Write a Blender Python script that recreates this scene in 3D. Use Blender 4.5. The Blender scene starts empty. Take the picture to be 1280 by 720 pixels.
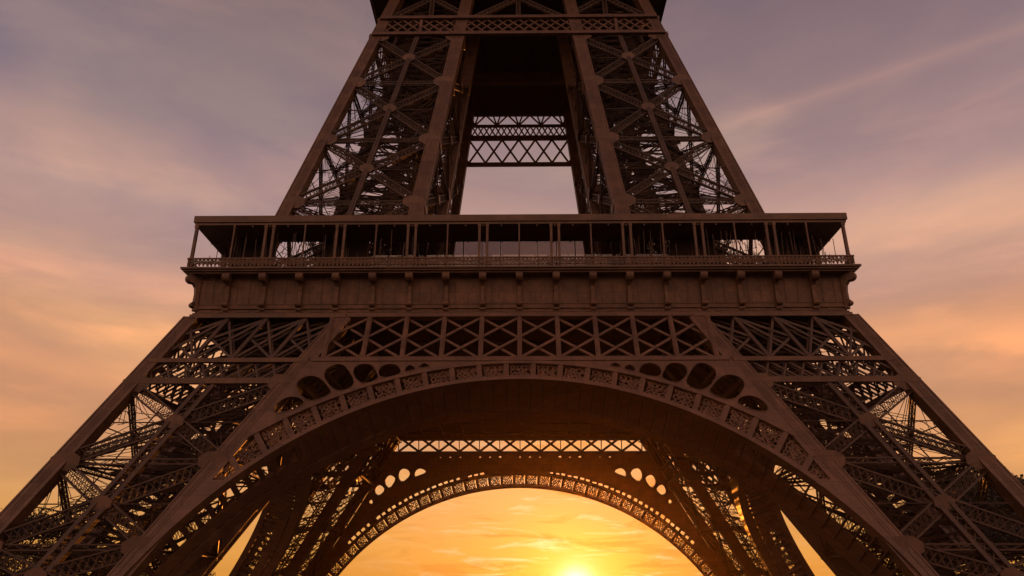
import bpy, bmesh, math, random
import numpy as np
from mathutils import Vector

random.seed(7)
rng = np.random.default_rng(11)
SC = bpy.context.scene
COL = SC.collection
R = math.radians

# ------------------------------------------------------------------ camera
F_PX, PITCH, CAM_Y, CAM_Z = 923.64, R(22.341), -106.77, 1.7
cam_data = bpy.data.cameras.new("camera")
cam = bpy.data.objects.new("camera", cam_data)
COL.objects.link(cam)
cam_data.sensor_width = 36.0
cam_data.lens = F_PX / 1280 * 36.0
cam_data.clip_start, cam_data.clip_end = 0.5, 12000
cam.location = (0, CAM_Y, CAM_Z)
cam.rotation_euler = (R(90) + PITCH, 0, R(0.62))
SC.camera = cam

# ------------------------------------------------------------------ light
SUN_EL, SUN_AZ = R(0.35), R(4.0)          # azimuth measured from +Y towards +X
SUN_DIR = Vector((math.cos(SUN_EL) * math.sin(SUN_AZ), math.cos(SUN_EL) * math.cos(SUN_AZ), math.sin(SUN_EL)))
sd = bpy.data.lights.new("sun", 'SUN')
sd.energy, sd.angle, sd.color = 5.0, R(0.6), (1.0, 0.27, 0.03)
sun = bpy.data.objects.new("sun", sd)
COL.objects.link(sun)
sun.rotation_euler = (-SUN_DIR).to_track_quat('-Z', 'Y').to_euler()
sun.location = SUN_DIR * 500

SC.view_settings.view_transform = 'Standard'
SC.view_settings.look = 'None'
SC.view_settings.exposure = 0.0
SC.view_settings.gamma = 1.0
SC.view_settings.use_curve_mapping = False
SC.cycles.use_denoising = True
SC.cycles.max_bounces = 5
SC.cycles.diffuse_bounces = 3
SC.cycles.transparent_max_bounces = 12
SC.cycles.volume_bounces = 0


# ------------------------------------------------------------------ sky
def build_world():
    w = bpy.data.worlds.new("World")
    SC.world = w
    w.use_nodes = True
    nt = w.node_tree
    nt.nodes.clear()
    N, L = nt.nodes.new, nt.links.new

    def val(x):
        n = N('ShaderNodeValue'); n.outputs[0].default_value = x; return n.outputs[0]

    def math_(op, a, b=None, clamp=False):
        n = N('ShaderNodeMath'); n.operation = op; n.use_clamp = clamp
        for i, s in enumerate((a, b)):
            if s is None: continue
            if isinstance(s, (int, float)): n.inputs[i].default_value = s
            else: L(s, n.inputs[i])
        return n.outputs[0]

    def vmath(op, a, b):
        n = N('ShaderNodeVectorMath'); n.operation = op
        for i, s in enumerate((a, b)):
            if isinstance(s, (tuple, list, Vector)): n.inputs[i].default_value = tuple(s)
            else: L(s, n.inputs[i])
        return n.outputs['Value'] if op == 'DOT_PRODUCT' else n.outputs['Vector']

    def ramp(fac, stops, interp='EASE'):
        n = N('ShaderNodeValToRGB'); n.color_ramp.interpolation = interp
        els = n.color_ramp.elements
        while len(els) < len(stops): els.new(0.5)
        for e, (p, c) in zip(els, stops):
            e.position = p; e.color = (*c, 1) if len(c) == 3 else c
        L(fac, n.inputs[0]); return n.outputs[0]

    def mix(fac, a, b, mode='MIX'):
        n = N('ShaderNodeMix'); n.data_type = 'RGBA'; n.blend_type = mode; n.clamp_result = False
        for i, s in ((0, fac), (6, a), (7, b)):
            if isinstance(s, (int, float)): n.inputs[i].default_value = s
            elif isinstance(s, tuple): n.inputs[i].default_value = (*s, 1)
            else: L(s, n.inputs[i])
        return n.outputs[2]

    def noise(vec, scale, detail, rough=0.55, dist=0.0):
        n = N('ShaderNodeTexNoise'); L(vec, n.inputs['Vector'])
        n.inputs['Scale'].default_value = scale; n.inputs['Detail'].default_value = detail
        n.inputs['Roughness'].default_value = rough; n.inputs['Distortion'].default_value = dist
        return n.outputs['Fac']

    tc = N('ShaderNodeTexCoord').outputs['Generated']
    sep = N('ShaderNodeSeparateXYZ'); L(tc, sep.inputs[0])
    z = math_('MAXIMUM', sep.outputs[2], 0.0)
    dot = vmath('DOT_PRODUCT', tc, SUN_DIR)
    dpos = math_('MAXIMUM', dot, 0.0)

    sky = N('ShaderNodeTexSky'); sky.sky_type = 'NISHITA'; sky.sun_disc = False
    sky.sun_elevation = SUN_EL; sky.sun_rotation = SUN_AZ
    sky.air_density, sky.dust_density, sky.ozone_density = 1.2, 3.0, 2.0

    # veil of high cloud lit by the low sun: colour by height
    veil = ramp(z, [(0.0, (.74, .30, .04)), (.05, (.76, .355, .08)), (.11, (.74, .38, .14)), (.22, (.64, .345, .18)), (.30, (.60, .345, .205)), (.345, (.52, .335, .265)),
                    (.44, (.45, .325, .305)), (.55, (.295, .228, .243)), (.68, (.175, .143, .180)), (1.0, (.09, .08, .12))], 'LINEAR')
    away_fill = ramp(z, [(0.0, (.20, .13, .13)), (.12, (.36, .22, .20)), (.32, (1.25, .76, .52)), (.6, (1.0, .64, .48)), (.82, (.30, .22, .25)), (1.0, (.10, .09, .13))], 'LINEAR')  # added fill: sky behind the camera brightened to light the tower's front faces
    az = math_('ADD', math_('MULTIPLY', dot, 0.5), 0.5)
    side = ramp(az, [(0.30, (0, 0, 0)), (0.72, (1, 1, 1))])
    veil = mix(side, away_fill, veil)

    # long flat streaks
    st = vmath('MULTIPLY', tc, (1.0, 1.0, 3.0))
    st = vmath('ADD', st, (3.1, 0.7, 1.9))
    n1 = noise(st, 1.9, 6, 0.5, 0.4)
    n2 = noise(vmath('MULTIPLY', tc, (1.1, 1.1, 4.4)), 3.0, 7, 0.55, 0.35)
    n3 = noise(vmath('MULTIPLY', tc, (1.0, 1.0, 1.6)), 1.7, 5, 0.5, 0.3)
    dark = ramp(n1, [(0.40, (1, 1, 1)), (0.60, (0, 0, 0))])
    lowfade = ramp(z, [(0.02, (.5, .5, .5)), (.2, (1, 1, 1)), (.5, (.9, .9, .9)), (.75, (.6, .6, .6))])
    c = mix(math_('MULTIPLY', math_('MULTIPLY', dark, 0.74), lowfade), veil, mix(1.0, veil, (.64, .66, .90), 'MULTIPLY'))
    far = math_('SUBTRACT', 1.0, math_('POWER', dpos, 16))
    brt = ramp(n2, [(0.50, (0, 0, 0)), (0.72, (1, 1, 1))])
    c = mix(math_('MULTIPLY', math_('MULTIPLY', brt, far), 0.62), c, mix(1.0, c, (1.42, 1.26, 1.12), 'MULTIPLY'))
    pat = ramp(n3, [(0.36, (0, 0, 0)), (0.66, (1, 1, 1))])
    c = mix(math_('MULTIPLY', math_('MULTIPLY', pat, far), 0.90), c, mix(1.0, c, (1.42, 1.20, 1.0), 'MULTIPLY'))
    fine = ramp(noise(vmath('MULTIPLY', tc, (1.0, 1.0, 2.6)), 9.0, 9, 0.62, 0.4), [(0.35, (0, 0, 0)), (0.68, (1, 1, 1))], 'LINEAR')
    c = mix(math_('MULTIPLY', math_('MULTIPLY', fine, far), 0.34), c, mix(1.0, c, (1.25, 1.18, 1.10), 'MULTIPLY'))

    # banks of cloud lower down, edges lit; they climb towards the left
    zw = math_('ADD', math_('ADD', z, math_('MULTIPLY', sep.outputs[0], 0.07)), math_('MULTIPLY', math_('SUBTRACT', n1, 0.5), 0.16))
    zw = math_('ADD', zw, math_('MULTIPLY', math_('SUBTRACT', n2, 0.5), 0.08))
    band = ramp(zw, [(.15, (0, 0, 0)), (.19, (.55, .55, .55)), (.23, (.1, .1, .1)), (.275, (.2, .2, .2)), (.305, (1, 1, 1)), (.335, (.1, .1, .1)), (.40, (.05, .05, .05)), (.44, (.55, .55, .55)), (.50, (0, 0, 0))], 'EASE')
    c = mix(math_('MULTIPLY', math_('MULTIPLY', band, far), 1.0), c, mix(1.0, c, (1.48, 1.32, 1.08), 'MULTIPLY'))
    shade = ramp(zw, [(.325, (0, 0, 0)), (.37, (1, 1, 1)), (.43, (.2, .2, .2)), (.52, (0, 0, 0))], 'EASE')
    c = mix(math_('MULTIPLY', math_('MULTIPLY', shade, far), 0.55), c, mix(1.0, c, (.80, .83, .96), 'MULTIPLY'))
    lf = ramp(math_('ADD', math_('MULTIPLY', sep.outputs[0], 1.0), 0.5), [(0.0, (1, 1, 1)), (0.5, (0, 0, 0))])
    c = mix(math_('MULTIPLY', math_('MULTIPLY', lf, ramp(z, [(.28, (0, 0, 0)), (.40, (1, 1, 1))])), 0.8), c, mix(1.0, c, (.89, .91, .97), 'MULTIPLY'))

    # glow of the sun behind thin cloud
    def glow(power, col, k):
        g = math_('MULTIPLY', math_('POWER', dpos, power), k)
        m = N('ShaderNodeMix'); m.data_type = 'RGBA'; m.blend_type = 'ADD'; m.clamp_result = False
        L(g, m.inputs[0]); m.inputs[7].default_value = (*col, 1)
        return m
    nonlocal_c = c
    for power, col, k in ((7, (.10, .055, .008), 1.0), (60, (.16, .075, .0), 1.0), (420, (.08, .055, .015), 1.0), (2600, (.4, .38, .30), 1.0), (7000, (1.6, 1.45, 1.15), 1.0)):
        m = glow(power, col, k); L(nonlocal_c, m.inputs[6]); nonlocal_c = m.outputs[2]
    c = nonlocal_c
    # bright cloud wisps close to the sun
    n4 = noise(vmath('MULTIPLY', tc, (1.0, 1.0, 7.0)), 11.0, 7, 0.6, 0.9)
    wisp = ramp(n4, [(0.52, (0, 0, 0)), (0.68, (1, 1, 1))])
    c = mix(math_('MULTIPLY', math_('MULTIPLY', wisp, math_('POWER', dpos, 70)), 0.75), c, (1.05, .84, .50))
    dk = ramp(noise(vmath('MULTIPLY', vmath('ADD', tc, (5, 2, 3)), (1.0, 1.0, 6.0)), 9.0, 6, 0.55, 0.7), [(0.50, (0, 0, 0)), (0.66, (1, 1, 1))])
    c = mix(math_('MULTIPLY', math_('MULTIPLY', dk, math_('POWER', dpos, 26)), 0.80), c, (.74, .28, .04))

    # an old condensation trail high on the right
    def pixdir(px, py):
        u, v = (px - 640) / F_PX, -(py - 360) / F_PX
        cy, sy = math.cos(PITCH), math.sin(PITCH)
        d = Vector((u, cy - v * sy, sy + v * cy)).normalized()
        a = R(0.62)
        return Vector((d.x * math.cos(a) - d.y * math.sin(a), d.x * math.sin(a) + d.y * math.cos(a), d.z))
    A, B = pixdir(925, 152), pixdir(1290, 30)
    nrm = A.cross(B).normalized(); along = (B - A).normalized()
    wob = math_('MULTIPLY', math_('SUBTRACT', noise(tc, 9.0, 4), 0.5), 0.010)
    off = math_('ABSOLUTE', math_('ADD', vmath('DOT_PRODUCT', tc, nrm), wob))
    tr = math_('SUBTRACT', 1.0, math_('DIVIDE', off, 0.024), True)
    tpos = math_('SUBTRACT', vmath('DOT_PRODUCT', tc, along), A.dot(along))
    tr = math_('MULTIPLY', tr, math_('MULTIPLY', math_('ADD', tpos, 0.12), 6.0, True))
    c = mix(math_('MULTIPLY', math_('MULTIPLY', tr, tr), 0.42), c, mix(1.0, c, (1.75, 1.50, 1.20), 'MULTIPLY'))

    skyc = mix(1.0, sky.outputs[0], (.06, .06, .06), 'MULTIPLY')
    tot = mix(0.10, c, skyc)
    tot = mix(1.0, tot, (10.0, 10.0, 10.0), 'MULTIPLY')
    bg = N('ShaderNodeBackground'); L(tot, bg.inputs[0]); bg.inputs[1].default_value = 0.1
    out = N('ShaderNodeOutputWorld'); L(bg.outputs[0], out.inputs[0])
    w.cycles.sampling_method = 'MANUAL'
    w.cycles.sample_map_resolution = 1024
build_world()


# ------------------------------------------------------------------ materials
def paint(name, col, rough=0.5, var=0.25, scale=0.6, grime=0.35):
    m = bpy.data.materials.new(name); m.use_nodes = True
    nt = m.node_tree; N, L = nt.nodes.new, nt.links.new
    b = nt.nodes['Principled BSDF']
    tc = N('ShaderNodeTexCoord').outputs['Object']
    n = N('ShaderNodeTexNoise'); L(tc, n.inputs['Vector']); n.inputs['Scale'].default_value = scale
    n.inputs['Detail'].default_value = 8; n.inputs['Roughness'].default_value = 0.65
    r = N('ShaderNodeValToRGB'); L(n.outputs['Fac'], r.inputs[0])
    e = r.color_ramp.elements
    e[0].position, e[0].color = 0.3, (*[c * (1 - var) for c in col], 1)
    e[1].position, e[1].color = 0.72, (*[c * (1 + var) for c in col], 1)
    # rust and runs: streaks stretched along height
    mp = N('ShaderNodeMapping'); L(tc, mp.inputs[0]); mp.inputs['Scale'].default_value = (2.2, 2.2, 0.18)
    n2 = N('ShaderNodeTexNoise'); L(mp.outputs[0], n2.inputs['Vector']); n2.inputs['Scale'].default_value = 1.4; n2.inputs['Detail'].default_value = 6
    r2 = N('ShaderNodeValToRGB'); L(n2.outputs['Fac'], r2.inputs[0])
    r2.color_ramp.elements[0].position, r2.color_ramp.elements[0].color = 0.50, (0, 0, 0, 1)
    r2.color_ramp.elements[1].position, r2.color_ramp.elements[1].color = 0.74, (grime, grime, grime, 1)
    mx = N('ShaderNodeMix'); mx.data_type = 'RGBA'
    L(r2.outputs[0], mx.inputs[0]); L(r.outputs[0], mx.inputs[6]); mx.inputs[7].default_value = (col[0] * .42, col[1] * .36, col[2] * .34, 1)
    # single plates: each a little different, dark joints between them
    sp = N('ShaderNodeSeparateXYZ'); L(tc, sp.inputs[0])
    ad = N('ShaderNodeMath'); ad.operation = 'MULTIPLY_ADD'; L(sp.outputs[1], ad.inputs[0]); ad.inputs[1].default_value = .8; L(sp.outputs[0], ad.inputs[2])
    cb = N('ShaderNodeCombineXYZ'); L(ad.outputs[0], cb.inputs[0]); L(sp.outputs[2], cb.inputs[1])
    bk = N('ShaderNodeTexBrick'); L(cb.outputs[0], bk.inputs['Vector'])
    bk.inputs['Scale'].default_value = 1.0; bk.inputs['Brick Width'].default_value = 1.9; bk.inputs['Row Height'].default_value = 1.15
    bk.inputs['Mortar Size'].default_value = .035; bk.inputs['Mortar Smooth'].default_value = .3
    bk.inputs['Color1'].default_value = (.78, .78, .80, 1); bk.inputs['Color2'].default_value = (1.18, 1.15, 1.10, 1); bk.inputs['Mortar'].default_value = (.70, .67, .65, 1)
    pm = N('ShaderNodeMix'); pm.data_type = 'RGBA'; pm.blend_type = 'MULTIPLY'; pm.inputs[0].default_value = 1.0
    L(mx.outputs[2], pm.inputs[6]); L(bk.outputs['Color'], pm.inputs[7])
    L(pm.outputs[2], b.inputs['Base Color'])
    b.inputs['Roughness'].default_value = rough
    b.inputs['Specular IOR Level'].default_value = 0.35
    bu = N('ShaderNodeBump'); bu.inputs['Strength'].default_value = 0.25; bu.inputs['Distance'].default_value = 0.05
    L(n.outputs['Fac'], bu.inputs['Height']); L(bu.outputs[0], b.inputs['Normal'])
    return m

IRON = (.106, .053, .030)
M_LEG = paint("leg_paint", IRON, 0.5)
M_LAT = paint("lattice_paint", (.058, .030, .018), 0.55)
M_ORN = paint("ornament_paint", (.108, .055, .031), 0.6, 0.35, 1.5)
M_DARK = paint("deck_shade_paint", (.030, .017, .012), 0.8)  # colour lowered so the floor undersides look shaded; frames and screens share it
M_INNER_SHADE = paint('inner_shade_paint', (.040, .020, .013), 0.7)  # same iron, darkened: the shade inside the piers is put into its colour
M_STONE = paint("plinth_stone", (.34, .30, .25), 0.85, 0.2, 1.0)

def glass_mat():
    m = bpy.data.materials.new("tinted_glass"); m.use_nodes = True
    nt = m.node_tree; nt.nodes.clear(); N, L = nt.nodes.new, nt.links.new
    t = N('ShaderNodeBsdfTransparent'); t.inputs[0].default_value = (.42, .385, .40, 1)
    g = N('ShaderNodeBsdfGlossy'); g.inputs['Roughness'].default_value = 0.03
    mx = N('ShaderNodeMixShader'); mx.inputs[0].default_value = 0.07
    o = N('ShaderNodeOutputMaterial')
    L(t.outputs[0], mx.inputs[1]); L(g.outputs[0], mx.inputs[2]); L(mx.outputs[0], o.inputs[0])
    return m
M_GLASS = glass_mat()

def ground_mat():
    m = bpy.data.materials.new("ground_gravel"); m.use_nodes = True
    nt = m.node_tree; N, L = nt.nodes.new, nt.links.new
    b = nt.nodes['Principled BSDF']
    tc = N('ShaderNodeTexCoord').outputs['Object']
    n = N('ShaderNodeTexNoise'); L(tc, n.inputs['Vector']); n.inputs['Scale'].default_value = 0.03; n.inputs['Detail'].default_value = 9
    r = N('ShaderNodeValToRGB'); L(n.outputs['Fac'], r.inputs[0])
    e = r.color_ramp.elements
    e[0].position, e[0].color = .40, (.035, .05, .018, 1)
    e[1].position, e[1].color = .58, (.10, .085, .065, 1)
    L(r.outputs[0], b.inputs['Base Color']); b.inputs['Roughness'].default_value = .95
    return m


# ------------------------------------------------------------------ mesh builder
BOX_F = np.array([[0, 1, 3, 2], [4, 6, 7, 5], [0, 4, 5, 1], [2, 3, 7, 6], [0, 2, 6, 4], [1, 5, 7, 3]])

class MB:
    """collects bars, prisms and plates and links them as one mesh object"""
    def __init__(self): self.V, self.Fq, self.n, self.Fx = [], [], 0, []

    def bars(self, P, Q, w, h=None, up=(0, 1, 0)):
        P = np.atleast_2d(np.asarray(P, float)); Q = np.atleast_2d(np.asarray(Q, float))
        if len(P) == 0: return
        h = w if h is None else h
        d = Q - P; ln = np.linalg.norm(d, axis=1, keepdims=True); ok = ln[:, 0] > 1e-6
        P, Q, d = P[ok], Q[ok], d[ok] / ln[ok]
        up = np.broadcast_to(np.asarray(up, float), d.shape).copy()
        par = np.abs((up * d).sum(1)) > 0.97
        up[par] = (0.57, 0.3, 0.76)
        a = np.cross(d, up); a /= np.linalg.norm(a, axis=1, keepdims=True)
        b = np.cross(a, d)
        a = a * (np.asarray(w) / 2); b = b * (np.asarray(h) / 2)
        vs = np.stack([P - a - b, P + a - b, P - a + b, P + a + b, Q - a - b, Q + a - b, Q - a + b, Q + a + b], 1)
        k = len(P)
        f = BOX_F[None] + (self.n + 8 * np.arange(k))[:, None, None]
        self.V.append(vs.reshape(-1, 3)); self.Fq.append(f.reshape(-1, 4)); self.n += 8 * k

    def bar(self, p, q, w, h=None, up=(0, 1, 0)): self.bars([p], [q], w, h, up)

    def hexa(self, c8):
        c8 = np.asarray(c8, float); self.V.append(c8); self.Fq.append(BOX_F + self.n); self.n += 8

    def box(self, x0, x1, y0, y1, z0, z1):
        self.hexa([(x, y, z) for z in (z0, z1) for y in (y0, y1) for x in (x0, x1)])

    def mesh(self, verts, faces):
        verts = np.asarray(verts, float)
        self.V.append(verts); self.Fx += [[i + self.n for i in f] for f in faces]; self.n += len(verts)

    def polyline(self, pts, w, h=None, up=(0, 1, 0), closed=False):
        pts = np.asarray(pts, float)
        Q = np.roll(pts, -1, 0)
        if not closed: pts, Q = pts[:-1], Q[:-1]
        self.bars(pts, Q, w, h, up)

    def build(self, name, mat, parent=None, kind=None, fn=None):
        me = bpy.data.meshes.new(name)
        V = np.concatenate(self.V) if self.V else np.zeros((0, 3))
        if fn is not None: V = fn(V)
        Fq = np.concatenate(self.Fq) if self.Fq else np.zeros((0, 4), int)
        faces_n = len(Fq) + len(self.Fx)
        loops = np.concatenate([Fq.ravel(), np.array([i for f in self.Fx for i in f], int)]).astype(np.int32)
        sizes = np.concatenate([np.full(len(Fq), 4), np.array([len(f) for f in self.Fx], int)]).astype(np.int32)
        starts = (np.cumsum(sizes) - sizes).astype(np.int32)
        me.vertices.add(len(V)); me.vertices.foreach_set('co', V.astype(np.float32).ravel())
        me.loops.add(len(loops)); me.loops.foreach_set('vertex_index', loops)
        me.polygons.add(faces_n); me.polygons.foreach_set('loop_start', starts); me.polygons.foreach_set('loop_total', sizes)
        me.update(calc_edges=True)
        bm = bmesh.new(); bm.from_mesh(me); bmesh.ops.recalc_face_normals(bm, faces=bm.faces)
        for f in bm.faces: f.smooth = False
        bm.to_mesh(me); bm.free()
        me.materials.append(mat)
        o = bpy.data.objects.new(name, me); COL.objects.link(o)
        if parent is not None: o.parent = parent
        if kind: o['kind'] = kind
        return o

def empty(name, parent=None):
    o = bpy.data.objects.new(name, None); COL.objects.link(o); o.empty_display_size = 2
    if parent is not None: o.parent = parent
    return o

def unit(v):
    v = np.asarray(v, float); return v / np.linalg.norm(v)

def lattice(mb, p, q, W, D, nrm, chord=.17, lace=.07, pitch=None, sides=True, double=True):
    """an open box girder: four chords laced with flat bars; W across the face, D along its normal"""
    p, q, nrm = np.asarray(p, float), np.asarray(q, float), unit(nrm)
    d = q - p; Ln = np.linalg.norm(d); d = d / Ln
    a = unit(np.cross(d, nrm)); b = np.cross(a, d)
    W2, D2 = W / 2 - chord / 2, D / 2 - chord / 2
    for i in (-1, 1):
        for j in (-1, 1):
            o = a * W2 * i + b * D2 * j
            mb.bar(p + o, q + o, chord, chord, nrm)
    n = max(2, int(round(Ln / (pitch or W))))
    t = np.linspace(0, Ln, n + 1)[:, None]
    base = p + d * t
    for j in ((-1, 1) if sides else (-1,)):
        s = np.where(np.arange(n + 1) % 2 == 0, 1, -1)[:, None]
        l1 = base + a * W2 * s + b * D2 * j
        mb.bars(l1[:-1], l1[1:], lace, lace * .6, nrm)
        if double:
            l2 = base - a * W2 * s + b * D2 * j
            mb.bars(l2[:-1], l2[1:], lace, lace * .6, nrm)
    if sides:
        for i in (-1, 1):
            s = np.where(np.arange(n + 1) % 2 == 0, 1, -1)[:, None]
            l1 = base + a * W2 * i + b * D2 * s
            mb.bars(l1[:-1], l1[1:], lace, lace * .6, a)

# ------------------------------------------------------------------ the tower's lines
def hw_low(z): return 32.8 - .408 * (z - 33.3)            # outer half width under the first floor
def in_low(z): return 17.4 + .518 * (28.1 - z)            # inner edge of the piers there
def hw_up(z): return 28.98 - .2254 * (z - 43.1)           # the same above the first floor
def in_up(z): return 11.58 - .1094 * (z - 43.1)
def in_up_rear(z): return 12.0 - .137 * (z - 69.0)
def in_low_rear(z): return 23.0 + .50 * (28.0 - z)

def in_rear_flared(z): return in_low_rear(z) * (1 + .11 * np.clip((28.3 - z) / 20, 0, 1.4))

def flare(V):
    """the far piers stand a little wider apart at their feet"""
    V = V.copy()
    u = np.clip(V[:, 1] / 34.0, 0, 1); u = u * u * (3 - 2 * u)
    V[:, 0] *= 1 + .11 * u * np.clip((28.3 - V[:, 2]) / 20, 0, 1.4)
    return V

tower = empty("lattice_tower")
tower['label'] = "giant brown iron lattice tower on four splayed piers, seen from below against the sunset"
tower['category'] = "tower"

def prism_leg(mb, zs, xa, xb, ya, yb):
    """xa, xb, ya, yb: functions of z; a boxed leg with raised edge strips and stiffening ribs"""
    for z0, z1 in zip(zs[:-1], zs[1:]):
        mb.hexa([(x(z), y(z), z) for z in (z0, z1) for y in (ya, yb) for x in (xa, xb)])

def pier(name, sx, sy, z_top, z_bot, nodes, xo, xi, yo, yi, wl_o, wl_i, brace_w, fn, seen, centre_w, rows=None):
    """four legs and the bracing on the four faces between them"""
    root = empty(name, tower)
    legs = {}
    zs = [z_bot, z_top]
    # a leg: outward corner (fx, fy), goes inward by its width
    specs = {'oo': (xo, yo, -1, -1, wl_o), 'io': (xi, yo, 1, -1, wl_i), 'oi': (xo, yi, -1, 1, wl_o), 'ii': (xi, yi, 1, 1, wl_i)}
    for k, (fx, fy, dx, dy, w) in specs.items():
        mb = MB()
        prism_leg(mb, zs, lambda z, fx=fx: sx * fx(z), lambda z, fx=fx, dx=dx: sx * (fx(z) + dx * w),
                  lambda z, fy=fy: sy * fy(z), lambda z, fy=fy, dy=dy: sy * (fy(z) + dy * 1.35))
        # edge angles and cover plates, proud of the web
        e = .16
        for cx in (0, 1):
            for cy in (0, 1):
                ox = (-dx * .07 if cx == 0 else dx * (w - e + .07)); oy = (-dy * .07 if cy == 0 else dy * (1.35 - e + .07))
                prism_leg(mb, zs, lambda z: sx * (fx(z) + ox), lambda z: sx * (fx(z) + ox + dx * e),
                          lambda z: sy * (fy(z) + oy), lambda z: sy * (fy(z) + oy + dy * e))
        for gq in (.34, .50, .66):
            gx = w * gq; gy = 1.35 * gq
            prism_leg(mb, zs, lambda z: sx * (fx(z) + dx * (gx - .04)), lambda z: sx * (fx(z) + dx * (gx + .04)),
                      lambda z: sy * (fy(z) - dy * .045), lambda z: sy * (fy(z) + dy * (1.35 + .045)))
        nz = int((z_top - z_bot) / 1.9)
        for z in np.linspace(z_bot + .7, z_top - .7, nz):
            h = .22
            prism_leg(mb, [z, z + h], lambda q: sx * (fx(q) - dx * .018), lambda q: sx * (fx(q) + dx * (w + .018)),
                      lambda q: sy * (fy(q) - dy * .018), lambda q: sy * (fy(q) + dy * (1.35 + .018)))
        mb.build('leg', M_LEG, root, fn=fn)
    m = .62
    faces = {   # name: (A edge, B edge, outward normal)
        'front': (lambda z: np.array([sx * (xo(z) - m), sy * (yo(z) - .45), z]), lambda z: np.array([sx * (xi(z) + m), sy * (yo(z) - .45), z]), (0, sy, 0)),
        'outer': (lambda z: np.array([sx * (xo(z) - .45), sy * (yo(z) - m), z]), lambda z: np.array([sx * (xo(z) - .45), sy * (yi(z) + m), z]), (sx, 0, 0)),
        'inner': (lambda z: np.array([sx * (xi(z) + .45), sy * (yo(z) - m), z]), lambda z: np.array([sx * (xi(z) + .45), sy * (yi(z) + m), z]), (-sx, 0, 0)),
        'back': (lambda z: np.array([sx * (xo(z) - m), sy * (yi(z) + .45), z]), lambda z: np.array([sx * (xi(z) + m), sy * (yi(z) + .45), z]), (0, -sy, 0)),
    }
    bulk = MB(); ties = MB()
    for fname, (A, B, nrm) in faces.items():
        own = seen.get(fname, False)
        P = lambda s, z: A(z) * (1 - s) + B(z) * s
        nrm = np.array(nrm, float)
        for k, (z1, z0) in enumerate(zip(nodes[:-1], nodes[1:])):
            a1, b1, a0, b0 = A(z1), B(z1), A(z0), B(z0)
            # crossing of the diagonals
            w1, w0 = np.linalg.norm(b1 - a1), np.linalg.norm(b0 - a0)
            t = w1 / (w1 + w0); X = a1 + (b0 - a1) * t
            for p, q in ((a1, b0), (b1, a0)):
                mb = MB() if own else bulk
                off = nrm * (.012 if p is a1 else -.012)
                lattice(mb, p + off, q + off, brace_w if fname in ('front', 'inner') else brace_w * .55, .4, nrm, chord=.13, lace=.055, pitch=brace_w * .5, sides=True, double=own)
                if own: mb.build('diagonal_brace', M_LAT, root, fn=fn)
            # level strut at the lower node
            mb = MB() if own else bulk
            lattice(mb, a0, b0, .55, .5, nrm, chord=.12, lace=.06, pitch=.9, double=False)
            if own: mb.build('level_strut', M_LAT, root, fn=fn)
            # gussets
            ab = unit(b1 - a1)
            for c, s in ((a1 + ab * .75, 1.25), (b1 - ab * .75, 1.25), (X, .95)):
                if (fname == 'inner' and c[2] < 6) or (fname in ('outer', 'back') and s < 1): continue
                mb = MB() if own else bulk
                c = c + nrm * .42
                side = unit(np.cross(nrm, (0, 0, 1)))
                r8 = [(math.cos(t8) * s * (1.12 if s > 1 else 1), math.sin(t8) * s * .72) for t8 in np.linspace(math.pi / 8, 2 * math.pi + math.pi / 8, 9)[:-1]]
                front = [c + side * u + np.array((0, 0, v)) + nrm * .06 for u, v in r8]; backv = [p8 - nrm * .12 for p8 in front]
                mb.mesh(front + backv, [list(range(8)), list(range(15, 7, -1))] + [[i, (i + 1) % 8, 8 + (i + 1) % 8, 8 + i] for i in range(8)])
                if own: mb.build('gusset_plate', M_LEG, root, fn=fn)
            # light secondary bars: half-height strut and short ties from the nodes
            zm = (z0 + z1) / 2
            ties.bars([P(0, X[2]), P(.5, z1)], [P(1, X[2]), P(.5, z0)], .10, .10, nrm)
            fan = []
            for s0, zz in ((0, z1), (1, z1), (0, z0), (1, z0)):
                for j in range(11 if fname == 'front' else 4):
                    s1 = (.06 + .085 * j) if s0 == 0 else 1 - (.06 + .085 * j)
                    ztar = zz + (X[2] - zz) * random.uniform(.75, 1.15)
                    fan.append((P(s0, zz) - nrm * random.uniform(.0, .8), P(s1, ztar) - nrm * random.uniform(.2, 2.5)))
            fa = np.array([f[0] for f in fan]); fb = np.array([f[1] for f in fan])
            ties.bars(fa, fb, .05, .05, nrm)
        # mid rib through the crossings
        if centre_w and fname == 'front':
            mb = MB() if own else bulk
            zt, zb = nodes[0], nodes[-1]
            sm = lambda z: P(np.linalg.norm(B(nodes[0]) - A(nodes[0])) * 0 + .5, z)
            lattice(mb, sm(zt) + nrm * .15, sm(zb) + nrm * .15, centre_w, .6, nrm, chord=.36, lace=.10, pitch=centre_w * .7)
            if own: mb.build('middle_rib', M_LAT, root, fn=fn)
        if rows: rows(A, B, P, nrm, own, bulk, root)
    # inside: level frames, lift rails and stairs
    for z in nodes[1:]:
        c = {k: np.array([sx * (fx(z) + dx * .6), sy * (fy(z) + dy * .6), z]) for k, (fx, fy, dx, dy, w) in specs.items()}
        lattice(bulk, c['oo'], c['ii'], .7, .5, (0, 0, 1), chord=.13, lace=.07, pitch=.8, double=True)
        lattice(bulk, c['io'], c['oi'], .7, .5, (0, 0, 1.001), chord=.13, lace=.07, pitch=.8, double=True)
        if centre_w > .9: continue
        mid = [(c['oo'] + c['io']) / 2, (c['oo'] + c['oi']) / 2, (c['ii'] + c['oi']) / 2, (c['ii'] + c['io']) / 2]
        for i in range(4):
            lattice(bulk, mid[i], mid[(i + 1) % 4], .5, .4, (0, 0, 1), chord=.11, lace=.06, pitch=.7, double=False)
    ax = lambda z, u, v: np.array([sx * (xi(z) * (1 - u) + xo(z) * u), sy * (yi(z) * (1 - v) + yo(z) * v), z])
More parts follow.
